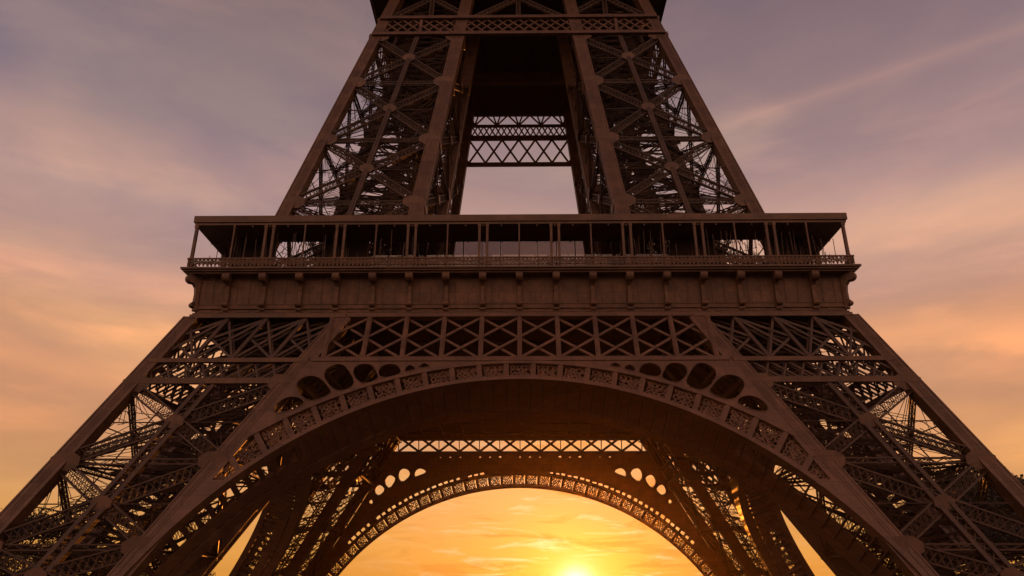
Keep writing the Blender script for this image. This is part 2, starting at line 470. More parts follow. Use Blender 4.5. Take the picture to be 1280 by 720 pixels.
    for u, v in ((.26, .5), (.46, .5)):
        lattice(bulk, ax(z_bot, u, v), ax(z_top, u, v), .55, .55, (0, 1, 0), chord=.15, lace=.07, pitch=.8, double=False)
    zz = np.arange(z_bot, z_top, 1.25)
    for k in range(len(zz) - 1):
        u0, u1 = (.22, .74) if k % 2 == 0 else (.74, .22)
        for dv in (0, .08):
            ties.bar(ax(zz[k], u0, .78 - dv), ax(zz[k + 1], u1, .78 - dv), .12, .22, (0, 0, 1))
            ties.bar(ax(zz[k], u0, .78 - dv) + (0, 0, 1.0), ax(zz[k + 1], u1, .78 - dv) + (0, 0, 1.0), .05)
    # loose hangers and cables between the faces
    K = int((z_top - z_bot) * 3.5)
    za = rng.uniform(z_bot, z_top, K); zb = np.clip(za + rng.uniform(-3.5, 3.5, K), z_bot, z_top)
    pa = np.array([ax(z, rng.choice((.04, .96, rng.uniform(0, 1))), rng.uniform(.05, .95)) for z in za])
    pb = np.array([ax(z, rng.uniform(.05, .95), rng.choice((.05, .95, rng.uniform(0, 1)))) for z in zb])
    ties.bars(pa, pb, .06)
    bulk.build('inner_lattice', M_INNER_SHADE, root, kind='stuff', fn=fn)
    ties.build('tie_bars', M_INNER_SHADE, root, kind='stuff', fn=fn)
    return root

def low_rows(A, B, P, nrm, own, bulk, root):
    """the two latticed bands across a pier under the first floor"""
    mb = MB() if own else bulk
    for z0, z1 in ((22.55, 22.98), (20.15, 20.7), (28.0, 28.35)):
        zc = (z0 + z1) / 2
        mb.bar(A(zc) + nrm * .35, B(zc) + nrm * .35, z1 - z0, .5, nrm)
    if own: mb.build('band_chord', M_LEG, root)
    mb = MB() if own else bulk
    n = 4
    for i in range(n):
        s0, s1 = i / n, (i + 1) / n
        if i: mb.bar(P(s0, 28) + nrm * .2, P(s0, 23) + nrm * .2, .34, .3, nrm)
        zm = 25.5; sm = (s0 + s1) / 2
        for d in (.0, -.9):
            o = nrm * (.12 + d)
            w = .24 if d == 0 else .18
            mb.bars([P(s0, 28) + o, P(s0, 23) + o, P(s0, zm) + o, P(s0, zm) + o], [P(s1, 23) + o, P(s1, 28) + o, P(s1 + (0 if d == 0 else .12), 28 if d else 27.99) + o, P(s1, 23.01) + o], w, .14, nrm)
    n = 9
    for i in range(n):
        s0, s1 = i / n, (i + 1) / n
        for d in (0, -.7):
            o = nrm * (.12 + d)
            mb.bars([P(s0, 22.6) + o, P(s0, 20.65) + o], [P(s1, 20.65) + o, P(s1, 22.6) + o], .2, .12, nrm)
    if own: mb.build('band_lattice', M_LAT, root)

zero = None
SEEN = {'front': True, 'inner': True, 'outer': True}
LOW_N = [20.2, 12.3, 5.0, 0.6]
for sx in (-1, 1):
    pier('lower_pier', sx, -1, 28.2, 0.5, LOW_N, hw_low, in_low, hw_low, in_low, 1.5, 1.75, 1.25, flare, SEEN, 1.3, low_rows)
    pier('lower_pier', sx, 1, 28.2, 0.5, LOW_N, hw_low, in_low_rear, hw_low, lambda z: in_low(z) + 1.5, 1.5, 1.75, 1.1, flare, {}, 1.0, low_rows)
UP_N = [91.0, 80.5, 76.4, 66.6, 55.7, 45.2, 34.0]
def upper(sx, sy, xi, seen):
    nodes = [76.4, 66.6, 55.7, 45.2, 34.0]
    r = pier('upper_pier', sx, sy, 91.0, 33.6, nodes, hw_up, xi, hw_up, in_up, 1.45, 1.6, 1.0, None, seen, .62)
    return r
for sx in (-1, 1):
    upper(sx, -1, in_up, SEEN)
    upper(sx, 1, in_up_rear, {})
for sx in (-1, 1):
    for sy in (-1, 1):
        mb = MB()
        c = [(hw_low(0.5) - 3, hw_low(.5) - 3), (in_low(.5) + 2, hw_low(.5) - 3), (hw_low(.5) - 3, in_low(.5) + 2), (in_low(.5) + 2, in_low(.5) + 2)]
        for x, y in c:
            x, y = sx * x * (1.11 if sy > 0 else 1), sy * y
            mb.box(x - 3.6, x + 3.6, y - 3.6, y + 3.6, -.5, .55)
        mb.build('masonry_base', M_STONE, tower)

# ------------------------------------------------------------------ one side of the tower below the gallery
def fill_shape(outer, holes, thick, tomap, name, mat, parent, fn=None):
    """a plate cut to an outline with openings; outline in face coordinates (x, z)"""
    cu = bpy.data.curves.new(name, 'CURVE'); cu.dimensions = '2D'; cu.fill_mode = 'BOTH'; cu.extrude = thick / 2
    for ring in [outer] + holes:
        sp = cu.splines.new('POLY'); sp.points.add(len(ring) - 1); sp.use_cyclic_u = True
        for p, (x, z) in zip(sp.points, ring): p.co = (x, z, 0, 1)
    tmp = bpy.data.objects.new(name, cu); COL.objects.link(tmp)
    dg = bpy.context.evaluated_depsgraph_get()
    me = bpy.data.meshes.new_from_object(tmp.evaluated_get(dg)); me.name = name
    bpy.data.objects.remove(tmp); bpy.data.curves.remove(cu)
    V = np.empty(len(me.vertices) * 3, np.float32); me.vertices.foreach_get('co', V); V = V.reshape(-1, 3).astype(float)
    V = tomap(V[:, 0], V[:, 1], V[:, 2])
    if fn is not None: V = fn(V)
    me.vertices.foreach_set('co', V.astype(np.float32).ravel()); me.update()
    me.materials.clear(); me.materials.append(mat)
    for p in me.polygons: p.use_smooth = False
    o = bpy.data.objects.new(name, me); COL.objects.link(o); o.parent = parent
    return o

def rot(V, k):
    """turn a front-side mesh to side k (0 front, 1 right, 2 rear, 3 left)"""
    V = np.asarray(V, float); x, y, z = V[..., 0], V[..., 1], V[..., 2]
    for _ in range(k): x, y = -y, x
    return np.stack([x, y, z], -1)

COSF = math.cos(math.atan(.408)); SINF = math.sin(math.atan(.408))
def face_pt(x, z, w=0.0):
    """front side: x across, z height, w metres in from the sloping face along its normal"""
    x, z, w = np.broadcast_arrays(np.asarray(x, float), np.asarray(z, float), np.asarray(w, float))
    return np.stack([x, -hw_low(z) + w * COSF, z - w * SINF], -1)
FN = np.array((0, -COSF, SINF))

def smooth_ring(pts, n=3):
    """Chaikin: rounds the corners of an opening"""
    p = np.array(pts, float)
    for _ in range(n):
        q = np.roll(p, -1, 0)
        p = np.stack([p * .75 + q * .25, p * .25 + q * .75], 1).reshape(-1, 2)
    return [tuple(a) for a in p]

FRONT_HOLES = [[(-22.8, 17.26), (-22.4, 18.11), (-21.54, 18.6), (-20.5, 18.3), (-20.25, 17.72), (-22.11, 16.9)],
               [(-21.3, 19.77), (-20.6, 20.7), (-19.33, 20.7), (-18.0, 19.29), (-18.1, 18.9), (-19.73, 18.1)],
               [(-18.95, 21.08), (-18.1, 22.0), (-17.2, 22.05), (-16.5, 21.24), (-15.75, 19.9), (-17.38, 19.2)],
               [(-16.15, 21.41), (-15.6, 22.1), (-14.5, 22.1), (-14.0, 21.41), (-13.6, 20.55), (-15.14, 20.0)],
               [(-13.65, 21.41), (-13.15, 22.1), (-12.1, 22.12), (-11.6, 21.5), (-11.65, 21.05), (-13.17, 20.62)],
               [(-11.16, 21.6), (-10.73, 22.1), (-10.22, 21.8), (-10.15, 21.55), (-11.04, 21.3)],
               [(-9.8, 21.88), (-9.34, 22.32), (-8.85, 22.02), (-8.85, 21.88), (-9.67, 21.75)]]
REAR_HOLES = [[(-20.2, 22.1), (-20.1, 23.0), (-19.2, 23.6), (-18.1, 23.2), (-18.0, 22.7), (-20.0, 22.0)],
              [(-23.4, 22.0), (-22.8, 23.5), (-21.4, 23.4), (-20.9, 22.3), (-22.6, 20.9)],
              [(-26.0, 20.9), (-25.3, 22.3), (-24.4, 22.3), (-23.7, 21.6), (-25.0, 19.8)],
              [(-27.9, 19.2), (-27.4, 20.5), (-26.5, 20.6), (-25.8, 19.7), (-27.0, 18.6)],
              [(-29.0, 17.4), (-28.6, 18.0), (-28.2, 17.9), (-28.3, 17.1)]]

def arch_side(k, rear=False):
    fn = (lambda V: rot(V, k)) if rear else (lambda V: flare(rot(V, k)))
    if rear: ci, Ri, ce, Re, xin, lat_z0, lat_x = -26.2, 46.5, -25.25, 47.95, in_rear_flared, 26.5, 22.6
    else: ci, Ri, ce, Re, xin, lat_z0, lat_x = -15.5, 35.9, -20.0, 42.57, in_low, 23.0, 18.0
    cm = (ci + ce) / 2
    root = empty('arch', tower)
    zi = lambda x: ci + np.sqrt(np.maximum(Ri * Ri - x * x, 0))
    ze = lambda x: ce + np.sqrt(np.maximum(Re * Re - x * x, 0))
    # where the arcs reach the pier
    xs = np.linspace(0, 45, 4501)
    def reach(zf, gap):
        zz = zf(xs); hit = (xs > np.array([xin(z) for z in zz]) + gap) | (zz < .9); return xs[np.argmax(hit)]
    xi_end, xe_end = reach(zi, .6), reach(ze, .3)
    # rims
    def rim(zf, xe, w0, w1, rad, name, inward):
        X = np.linspace(-1, 1, 97); X = np.sin(X * math.pi / 2 * .98) / math.sin(math.pi / 2 * .98) * xe if False else X * xe
        Z = zf(X); nx, nz = X / (Ri if zf is zi else Re), (Z - (ci if zf is zi else ce)) / (Ri if zf is zi else Re)
        a, b = face_pt(X, Z, w0), face_pt(X + nx * rad * inward, Z + nz * rad * inward, w0)
        c, d = face_pt(X, Z, w1), face_pt(X + nx * rad * inward, Z + nz * rad * inward, w1)
        n = len(X); V = np.concatenate([a, b, c, d])
        fs = []
        for i in range(n - 1):
            fs += [[i, i + 1, n + i + 1, n + i], [2 * n + i, 3 * n + i, 3 * n + i + 1, 2 * n + i + 1], [i, 2 * n + i, 2 * n + i + 1, i + 1], [n + i, n + i + 1, 3 * n + i + 1, 3 * n + i]]
        fs += [[0, n, 3 * n, 2 * n], [n - 1, 3 * n - 1, 4 * n - 1, 2 * n - 1]]
        mb = MB(); mb.mesh(V, fs); return mb
    rim(zi, xi_end, -.22, .75, .42, 'rim', 1).build('lower_rim', M_LEG, root, fn=fn)
    rim(ze, xe_end, -.16, .55, .34, 'rim', -1).build('upper_rim', M_LEG, root, fn=fn)
    # radial ribs and filigree panels between the rims
    ribs, fil = MB(), MB()
    def at(th):      # polar about the mean centre: points on both arcs
        s, c = math.sin(th), math.cos(th)
        def hit(c0, Rr):
            dz = cm - c0; bq = dz * c; return -bq + math.sqrt(bq * bq - dz * dz + Rr * Rr)
        r0, r1 = hit(ci, Ri) + .40, hit(ce, Re) - .32
        return np.array((s, c)), r0, r1
    step = (2.45 if not rear else 2.35) / (Ri + 1)
    nmax = 60; zlast = 50.0
    for j in range(-nmax, nmax):
        ths = ((j + .5) * step, (j + 1.5) * step)
        ends = [at(t) for t in ths]
        p0 = [e[0] * e[1] + (0, cm) for e in ends]; p1 = [e[0] * e[2] + (0, cm) for e in ends]
        ok = p0[0][1] > 1 and p0[1][1] > 1
        for i_, e in enumerate(ends):
            r1 = e[2]
            while r1 > e[1] and abs(e[0][0] * r1) > xin(e[0][1] * r1 + cm) + .05: r1 -= .05
            p1[i_] = e[0] * r1 + (0, cm)
            ok = ok and r1 - e[1] > .35
        if not ok: continue
        zlast = min(zlast, p0[0][1], p0[1][1])
        dvec = ends[0][0]; tv = np.array((dvec[1], -dvec[0]))
        for off, wd in ((0, .50),):
            a, b = face_pt(*p0[0], .12), face_pt(*p1[0], .12)
            ribs.bar(a, b, wd, .4, FN)
            ribs.bar(a - FN * -.22, b - FN * -.22, .12, .1, FN)
        # filigree: scrolls of rings and leaves
        q = lambda u, v: (np.array(p0[0]) * (1 - u) + np.array(p0[1]) * u) * (1 - v) + (np.array(p1[0]) * (1 - u) + np.array(p1[1]) * u) * v
        wdt = np.linalg.norm(np.array(p0[1]) - p0[0]); hgt = np.linalg.norm(np.array(p1[0]) - p0[0])
        nu, nv = 4, max(2, int(round(hgt / .5)))
        for iu in range(nu):
            for iv in range(nv):
                cu_, cv_ = .2 + (iu + .5) / nu * .76 - .02 + random.uniform(-.03, .03), .02 + (iv + .5) / nv * .96
                c0 = q(cu_, cv_); rr = .5 * min(wdt * .76 / nu, hgt / nv) * random.uniform(.75, 1.15)
                t8 = np.linspace(0, 2 * math.pi, 8)[: 8 - (1 if random.random() < .5 else 0)] + random.uniform(0, 6)
                ring = face_pt(c0[0] + np.cos(t8) * rr, c0[1] + np.sin(t8) * rr, .22)
                fil.polyline(ring, .14, .1, FN)
                if random.random() < .75:
                    t = random.uniform(0, 6.28)
                    e = c0 + np.array((math.cos(t), math.sin(t))) * rr * 1.7
                    fil.bar(face_pt(*c0, .2), face_pt(*e, .2), .10, .1, FN)
        for v0, v1 in ((0, 1), (1, 0)):
            fil.bar(face_pt(*q(.15, v0), .3), face_pt(*q(.97, v1), .3), .09, .1, FN)
    ribs.build('radial_ribs', M_LEG, root, kind='stuff', fn=fn)
    fil.build('filigree_panel', M_ORN, root, fn=fn)
    # plate between arch, pier and girder
    tomap = lambda x, z, w: face_pt(x, z, w + .05)
    xl = np.linspace(-xe_end, xe_end, 81)
    zt = lat_z0 - .05
    outer = [(x, float(ze(x)) - .02) for x in xl]
    right = []
    zz = np.linspace(float(ze(xe_end)), zt, 14)[1:]
    right = [(xin(z) + .35, z) for z in zz]
    outer = outer + right + [(-x, z) for x, z in right[::-1]]
    holes = [smooth_ring(h, 1 if rear else 3) for h in (REAR_HOLES if rear else FRONT_HOLES)]
    if not rear:
        big = []
        for h in holes:
            h = np.array(h); c0 = h.mean(0); big.append([tuple(q) for q in c0 + (h - c0) * 1.17])
        holes = big
    holes = holes + [[(-x, z) for x, z in h] for h in holes]
    hr = MB()
    for h in holes:
        h = np.array(h[::1 if rear else 2]); hr.polyline(face_pt(h[:, 0], h[:, 1], -.12), .08, .08, FN, closed=True)
    hr.build('opening_rims', M_LEG, root, kind='stuff', fn=fn)
    if rear:
        for th in np.arange(-30, 31) * step * .5:
            if abs(th) < .10: continue
            c2, s2 = math.cos(th), math.sin(th)
            def pt(r, a): return (r * math.sin(th + a), ce + r * math.cos(th + a))
            if random.random() < .10: continue
            e1, e2, e3 = random.uniform(.42, .55) + .5 * min(.6, abs(th)), random.uniform(.005, .010), random.uniform(.006, .011)
            q4 = [pt(Re + .22, -e2), pt(Re + e1, -e2 * .8), pt(Re + e1 - random.uniform(0, .15), e3), pt(Re + .22, e3 * .9)]
            if all(abs(x) < xin(z) - .3 and z > 9 for x, z in q4): holes.append(q4)
        for i in range(-10, 11):
            x = i * 1.9
            if abs(x) < 19 and i % 4 != 1:
                u8 = random.uniform(.12, .34); holes.append([(x - u8, 25.4), (x + u8 * .7, 25.4), (x + u8, 25.4 + u8 * .6), (x - u8 * .4, 25.4 + u8)])
    fill_shape(outer, holes, .3, tomap, 'spandrel_plate', M_LEG, root, fn=fn)
    # the plate that carries the arch down beside the pier leg
    for s in (-1, 1):
        zz = np.linspace(max(0.6, float(zi(xi_end)) - 1), float(ze(xe_end)) + 2, 40)
        inner = [(s * min(float(np.sqrt(max(Ri * Ri - (z - ci) ** 2, 0))), xin(z) + .5), z) for z in zz]
        back = [(s * (xin(z) + .5), z) for z in zz]
        if True:
            zlim = zlast + 1.2
            lo = [(x, z) for x, z in inner if z < zlim] ; hi = [(x, z) for x, z in back if z < zlim]
            if len(lo) > 2:
                fill_shape(lo + hi[::-1], [], .3, tomap, 'foot_plate', M_LEG, root, fn=fn)
    # soffit: the arch is a box, its second rib stands inside the face
    def strip(w0, w1, lo, name, zoff=0.0, top=.25, xlim=1.0):
        X = np.linspace(-xi_end * xlim, xi_end * xlim, 81); Z = zi(X) + lo
        V = np.concatenate([face_pt(X, Z, w0), face_pt(X, Z, w1), face_pt(X, Z + top, w1), face_pt(X, Z + top, w0)])
        n = len(X); fs = []
        for i in range(n - 1):
            for a, b in ((0, 1), (1, 2), (2, 3), (3, 0)):
                fs.append([a * n + i, b * n + i, b * n + i + 1, a * n + i + 1])
        fs += [[0, n, 2 * n, 3 * n], [n - 1, 4 * n - 1, 3 * n - 1, 2 * n - 1]]
        mb = MB(); mb.mesh(V, fs); return mb
    if rear:
        strip(1.0, 1.3, .0, '', top=.4).build('back_rib', M_LEG, root, fn=fn)
    else:
        strip(4.75, 6.1, 0.0, '', top=2.2).build('back_rib', M_LEG, root, fn=fn)
        strip(2.9, 4.45, .05, '', top=.3).build('soffit_strip', M_LEG, root, fn=fn)
        strip(.74, 3.0, .08, '', top=.25, xlim=.62).build('soffit_plate', M_LEG, root, fn=fn)
    so = MB()
    for th in np.arange(-nmax, nmax) * step * .5:
        x = (Ri + (.3 if rear else .16)) * math.sin(th); z = ci + (Ri + (.3 if rear else .16)) * math.cos(th)
        if abs(x) > xi_end - .4 or z < 1: continue
        so.bar(face_pt(x, z, .5), face_pt(x, z, 1.1 if rear else 5.0), .16, .15 if rear else .5, (x, 0, z - ci))
    so.build('soffit_bars', M_LAT, root, kind='stuff', fn=fn)

    # lattice girder across the opening
    g = empty('lattice_girder', tower)
    mb = MB()
    zt = 28.15
    for z0, z1, w in ((lat_z0 - .5, lat_z0 + .02, -.25), (29.0, 29.35, -.2) if rear else (27.9, 28.35, -.2)):
        xe = xin((z0 + z1) / 2) + .3
        c = (z0 + z1) / 2
        mb.bar(face_pt(-xe, c, .1), face_pt(xe, c, .1), z1 - z0, .6, FN)
    mb.build('girder_chord', M_LEG, g, fn=fn)
    cell = 3.87
    posts = [i * cell for i in range(-5, 6)] if not rear else [i * 3.87 for i in range(-6, 7)]
    lm = MB()
    for x in posts:
        pm = MB()
        if abs(x) > xin(lat_z0 + 2) + 1.2: continue
        pm.bar(face_pt(x, lat_z0, .05), face_pt(x, 29.2 if rear else 27.95, .05), .16 if rear else .46, .36, FN)
        pm.bar(face_pt(x, lat_z0, -.14), face_pt(x, 27.95, -.14), .14, .12, FN)
        pm.build('girder_post', M_LEG, g, fn=fn)
    for x0, x1 in zip(posts[:-1], posts[1:]):
        if max(abs(x0), abs(x1)) > xin(lat_z0 + 2) + 1.2: continue
        levels = [lat_z0, (lat_z0 + 28) / 2, 28.0]
        if rear: levels = [lat_z0, 29.15]
        wl = .42 if rear else .27
        for z0, z1 in zip(levels[:-1], levels[1:]):
            lm.bar(face_pt(x0, z0, .10), face_pt(x1, z1, .10), wl, .16, FN)
            lm.bar(face_pt(x0, z1, .28), face_pt(x1, z0, .28), wl, .16, FN)
    lm.build('girder_lattice', M_LEG, g, fn=fn)

arch_side(0)
arch_side(1)
arch_side(2, rear=True)
arch_side(3)

# ------------------------------------------------------------------ first floor, frieze and gallery
mb = MB()
mb.box(-33.6, 33.6, -33.6, 33.6, 29.25, 33.3)
for t in np.arange(-30, 31, 3.87):
    mb.box(t - .2, t + .2, -33.5, 33.5, 28.95, 29.3)
for t in np.arange(-30.96, 31, 7.74):
    mb.box(-33.5, 33.5, t - .25, t + .25, 29.02, 29.28)
mb.build('first_floor', M_DARK, tower)

def bracket_profile():
    # (out from the wall, height): foot, curved stem, scroll head
    return [(0, 29.25), (.50, 29.35), (.60, 29.62), (.50, 29.85), (.38, 30.0), (.36, 31.0), (.46, 31.6), (.70, 31.9), (1.1, 32.06),
            (1.38, 32.35), (1.40, 32.75), (1.2, 33.0), (0, 33.05)]

def side_frieze(k):
    fn = lambda V: rot(V, k)
    f = empty('frieze', tower)
    Y = -34.2
    mb = MB()
    # wall, slightly leaning out at the top
    X = 34.2
    mb.hexa([(-X + .02, Y, 28.45), (X - .02, Y, 28.45), (-X + .6, Y + .9, 28.45), (X - .6, Y + .9, 28.45), (-X, Y - .05, 33.0), (X, Y - .05, 33.0), (-X + .6, Y + .9, 33.0), (X - .6, Y + .9, 33.0)])
    for z0, z1, p in ((28.3, 28.55, .34), (28.62, 28.78, .16), (29.2, 29.34, .18), (29.72, 29.8, .08)):
        mb.box(-X - p + .01, X + p - .01, Y - p, Y + .3, z0, z1)
    for x in np.arange(-17, 17.1, .5) * 3.87 * .5 * 2 / 1.0 if False else np.arange(-33.86, 34, 1.29):
        mb.box(x - .035, x + .035, Y - .085, Y + .1, 29.82, 32.6)
    for x in np.arange(-33, 33.1, 1.935):
        mb.box(x - .62, x + .62, Y - .06, Y + .1, 28.85, 29.14)
    mb.build('frieze_wall', M_ORN, f, fn=fn)
    prof = bracket_profile()
    def bracket(x0, wid, turn=0.0, base=(0, 0)):
        m = MB()
        n = len(prof)
        for dx0, dx1, sc in ((-wid / 2, wid / 2, 1.0),):
            a = [(dx0, -p * sc, z) for p, z in prof]; b = [(dx1, -p * sc, z) for p, z in prof]
            m.mesh(a + b, [list(range(n)), list(range(2 * n - 1, n - 1, -1))] + [[i, (i + 1) % n, n + (i + 1) % n, n + i] for i in range(n)])
        # round scroll head and foot block, wider than the stem
        for zc, rc, yc, wd in ((32.45, .52, -1.0, .74), (29.62, .28, -.44, .6)):
            t = np.linspace(0, 2 * math.pi, 15)[:-1]
            a = [(-wd / 2, yc + math.cos(q) * rc, zc + math.sin(q) * rc) for q in t]; b = [(wd / 2, yc + math.cos(q) * rc, zc + math.sin(q) * rc) for q in t]
            m.mesh(a + b, [list(range(14)), list(range(27, 13, -1))] + [[i, (i + 1) % 14, 14 + (i + 1) % 14, 14 + i] for i in range(14)])
        m.box(-.3, .3, -.3, 0, 29.02, 29.3)
        c, s = math.cos(turn), math.sin(turn)
        def put(V):
            V = V.copy(); x, y = V[:, 0] * c - V[:, 1] * s, V[:, 0] * s + V[:, 1] * c
            V[:, 0], V[:, 1] = x + x0, y + (Y + .02)
            return fn(V)
        m.build('bracket', M_ORN, f, fn=put)
    for i in range(-8, 9): bracket(i * 3.87, .42)
    bracket(-34.15, .6, R(-45))
    # projecting ledge
    mb = MB()
    for z0, z1, p in ((32.86, 33.05, 35.35), (33.05, 33.25, 35.6), (33.25, 33.45, 35.8)):
        mb.hexa([(-p, -p, z0), (p, -p, z0), (-33.4, -33.4, z0), (33.4, -33.4, z0), (-p, -p, z1), (p, -p, z1), (-33.4, -33.4, z1), (33.4, -33.4, z1)])
    mb.build('ledge', M_LEG, f, fn=fn)

    g = empty('gallery', tower)
    Yr = -35.35
    mb = MB()
    for z0, z1 in ((33.45, 33.60), (34.50, 34.66)):
        mb.box(-35.42, 35.34, Yr - .07, Yr + .07, z0, z1)
    x = np.arange(-35.3, 35.2, .42)
    for s in (0, 1):
        P = np.stack([x, np.full_like(x, Yr + .02 * s), np.full_like(x, 33.7 + .9 * s)], 1)
        Q = np.stack([x + .42, np.full_like(x, Yr + .02 * s), np.full_like(x, 34.6 - .9 * s)], 1)
        mb.bars(P, Q, .09, .05)
    P = np.stack([x, np.full_like(x, Yr), np.full_like(x, 33.7)], 1); Q = P + (0, 0, .9)
    mb.bars(P, Q, .10, .06)
    t = np.linspace(0, 2 * math.pi, 9)
    for xx in x + .21:
        r_ = .15 * random.uniform(.8, 1.25); zc = 34.15 + random.uniform(-.12, .12)
        mb.polyline(np.stack([xx + np.cos(t) * r_, np.full_like(t, Yr - .03), zc + np.sin(t) * r_], 1), .08, .05)
    mb.build('railing', M_ORN, g, fn=fn)
    # canopy
    mb = MB()
    p, q = 35.45, 31.0
    for z0, z1, p_ in ((38.62, 38.92, 35.3), (38.92, 39.68, 35.45)):
        mb.hexa([(-p_, -p_, z0), (p_, -p_, z0), (-q, -q, z0), (q, -q, z0), (-p_, -p_, z1), (p_, -p_, z1), (-q, -q, z1), (q, -q, z1)])
    for xx in np.arange(-30.96, 31, 1.935):
        mb.box(xx - .07, xx + .07, -35.2, -31.05, 38.40, 38.63)
    mb.build('canopy', M_LEG, g, fn=fn)
    # posts
    def post(x, w):
        m = MB(); m.box(x - w / 2, x + w / 2, Yr + .1, Yr + .1 + w, 33.45, 38.63)
        m.box(x - w * .7, x + w * .7, Yr + .06, Yr + .14 + w, 38.3, 38.62)
        m.box(x - w * .7, x + w * .7, Yr + .06, Yr + .14 + w, 34.6, 34.8)
        m.build('post', M_LEG, g, fn=fn)
    for i in (-3.5, -2.5, -1.5, -.5, .5, 1.5, 2.5, 3.5):
        for d in (-.42, .42): post(i * 7.74 + d, .26)
    if k in (0, 2):
        for i in range(-4, 5): post(i * 7.74, .15)
        post(-35.1, .3)
        post(35.1 - .15, .3)
    # back screen: glazing in the middle, panels and rods towards the ends
    Yb = -31.3
    if k in (0, 2):
        fr = MB()
        for xx in np.arange(-16.8, 16.9, 2.1): fr.box(xx - .06, xx + .06, Yb - .08, Yb + .08, 33.3, 38.6)
        for z in (33.7, 35.6, 38.5): fr.box(-16.8, 16.8, Yb - .06, Yb + .06, z - .06, z + .06)
        fr.build('window_frame', M_DARK, g, fn=fn)
        for i in range(16):
            m = MB(); xx = -16.8 + 2.1 * i; m.box(xx + .07, xx + 2.03, Yb - .015, Yb + .015, 33.4, 38.45)
            m.build('window_pane', M_GLASS, g, fn=fn)
    for a, b in ((17.0, 22.0), (27.5, 32.0)):
        for s in (-1, 1):
            xa, xb = sorted((s * a, s * b))
            sc = MB(); sc.box(xa, xb, Yb - .1, Yb + .1, 33.3, 38.6)
            sc.build('screen_panel', M_DARK, g, fn=fn)
    rd = MB()
    xr = np.concatenate([rng.uniform(-33, -11, 60), rng.uniform(11, 33, 60)])
    yr = rng.uniform(-34.9, -31.5, 120); zt = rng.uniform(36.2, 38.5, 120)
    P = np.stack([xr, yr, np.full(120, 33.6)], 1); Q = np.stack([xr + rng.uniform(-.25, .25, 120), yr, zt], 1)
    rd.bars(P, Q, .055)
    rd.build('guard_rods', M_LAT, g, kind='stuff', fn=fn)
for k in range(4): side_frieze(k)

# ------------------------------------------------------------------ upper girders and the second floor
def upper_side(k):
    fn = lambda V: rot(V, k)
    rear = k == 2
    g = empty('upper_girder', tower)
    up = lambda x, z, w=0.0: np.stack(np.broadcast_arrays(np.asarray(x, float), -hw_up(np.asarray(z, float)) + w, np.asarray(z, float)), -1)
    N0 = (0, -1, .22)
    xin = in_up_rear if rear else in_up
    if not rear:
        z0, z1 = 76.75, 80.45
        mb = MB()
        for z, h in ((z0 + .0, .62), (z1, .62)):
            xe = hw_up(z) - .1
            mb.bar(up(-xe, z, -.12), up(xe, z, -.12), h, .5, N0)
        mb.build('girder_chord', M_LEG, g, fn=fn)
        lm = MB()
        zz0, zz1 = z0 + .3, z1 - .3
        xe = hw_up(78.5) - .8; nb = 26; st = 2 * xe / nb
        for i in range(-2, nb):
            for s in (1, -1):
                a = -xe + i * st; b = a + 2 * st
                if s < 0: a, b = b, a
                lo, hi = max(-xe, min(a, b)), min(xe, max(a, b))
                if hi - lo < .2: continue
                zf = lambda x: zz0 + (x - a) / (b - a) * (zz1 - zz0)
                lm.bar(up(lo, zf(lo), .02 + .1 * (s > 0)), up(hi, zf(hi), .02 + .1 * (s > 0)), .24, .12, N0)
        for x in (-(hw_up(78.5) + xin(78.5)) / 2, (hw_up(78.5) + xin(78.5)) / 2):
            lm.bar(up(x, z0), up(x, z1), .45, .3, N0)
        lm.build('girder_lattice', M_LEG, g, fn=fn)
        # crosses from the girder up to the second floor
        for xa, xb in ((-hw_up(86), -xin(86)), (-xin(86), xin(86)), (xin(86), hw_up(86))):
            for s in (0, 1):
                m = MB(); a, b = (xa, xb) if s == 0 else (xb, xa)
                lattice(m, up(a, 80.8, .5 + .02 * s), up(b, 91, .5 + .02 * s), .8, .5, (0, -1, 0), chord=.16, lace=.07)
                m.build('upper_brace', M_LAT, g, fn=fn)
            m = MB(); lattice(m, up((xa + xb) / 2, 80.8, .55), up((xa + xb) / 2, 91, .55), .7, .4, (0, -1, 0), chord=.16, lace=.07)
            m.build('upper_post', M_LAT, g, fn=fn)
    else:
        mb = MB()
        for z, h in ((80.7, .8), (86.1, 1.0), (88.6, .45), (90.9, .5)):
            xe = hw_up(z)
            mb.bar(up(-xe, z), up(xe, z), .5, h, (0, 0, 1))
        mb.build('girder_chord', M_LEG, g, fn=fn)
        lm = MB()
        xe = hw_up(83); nb = 12; st = 2 * xe / nb
        for i in range(nb):
            a = -xe + i * st
            lm.bar(up(a, 81.0), up(a + st, 85.7), .38, .2, N0); lm.bar(up(a + st, 81.0, .1), up(a, 85.7, .1), .38, .2, N0)
        nb = 34; st = 2 * xe / nb
        for i in range(nb):
            a = -xe + i * st
            lm.bar(up(a, 86.5), up(a + st, 88.5), .28, .2, N0); lm.bar(up(a + st, 86.5, .1), up(a, 88.5, .1), .24, .2, N0)
        nb = 9; st = 2 * xe / nb
        for i in range(nb):
            a = -xe + i * st
            for f in (0, .33, .66, 1.0): lm.bar(up(a + st * .5, 88.7, .1 * f), up(a + st * f, 90.8, .1 * f), .3, .2, N0)
        lm.build('girder_lattice', M_LEG, g, fn=fn)
for k in range(4): upper_side(k)

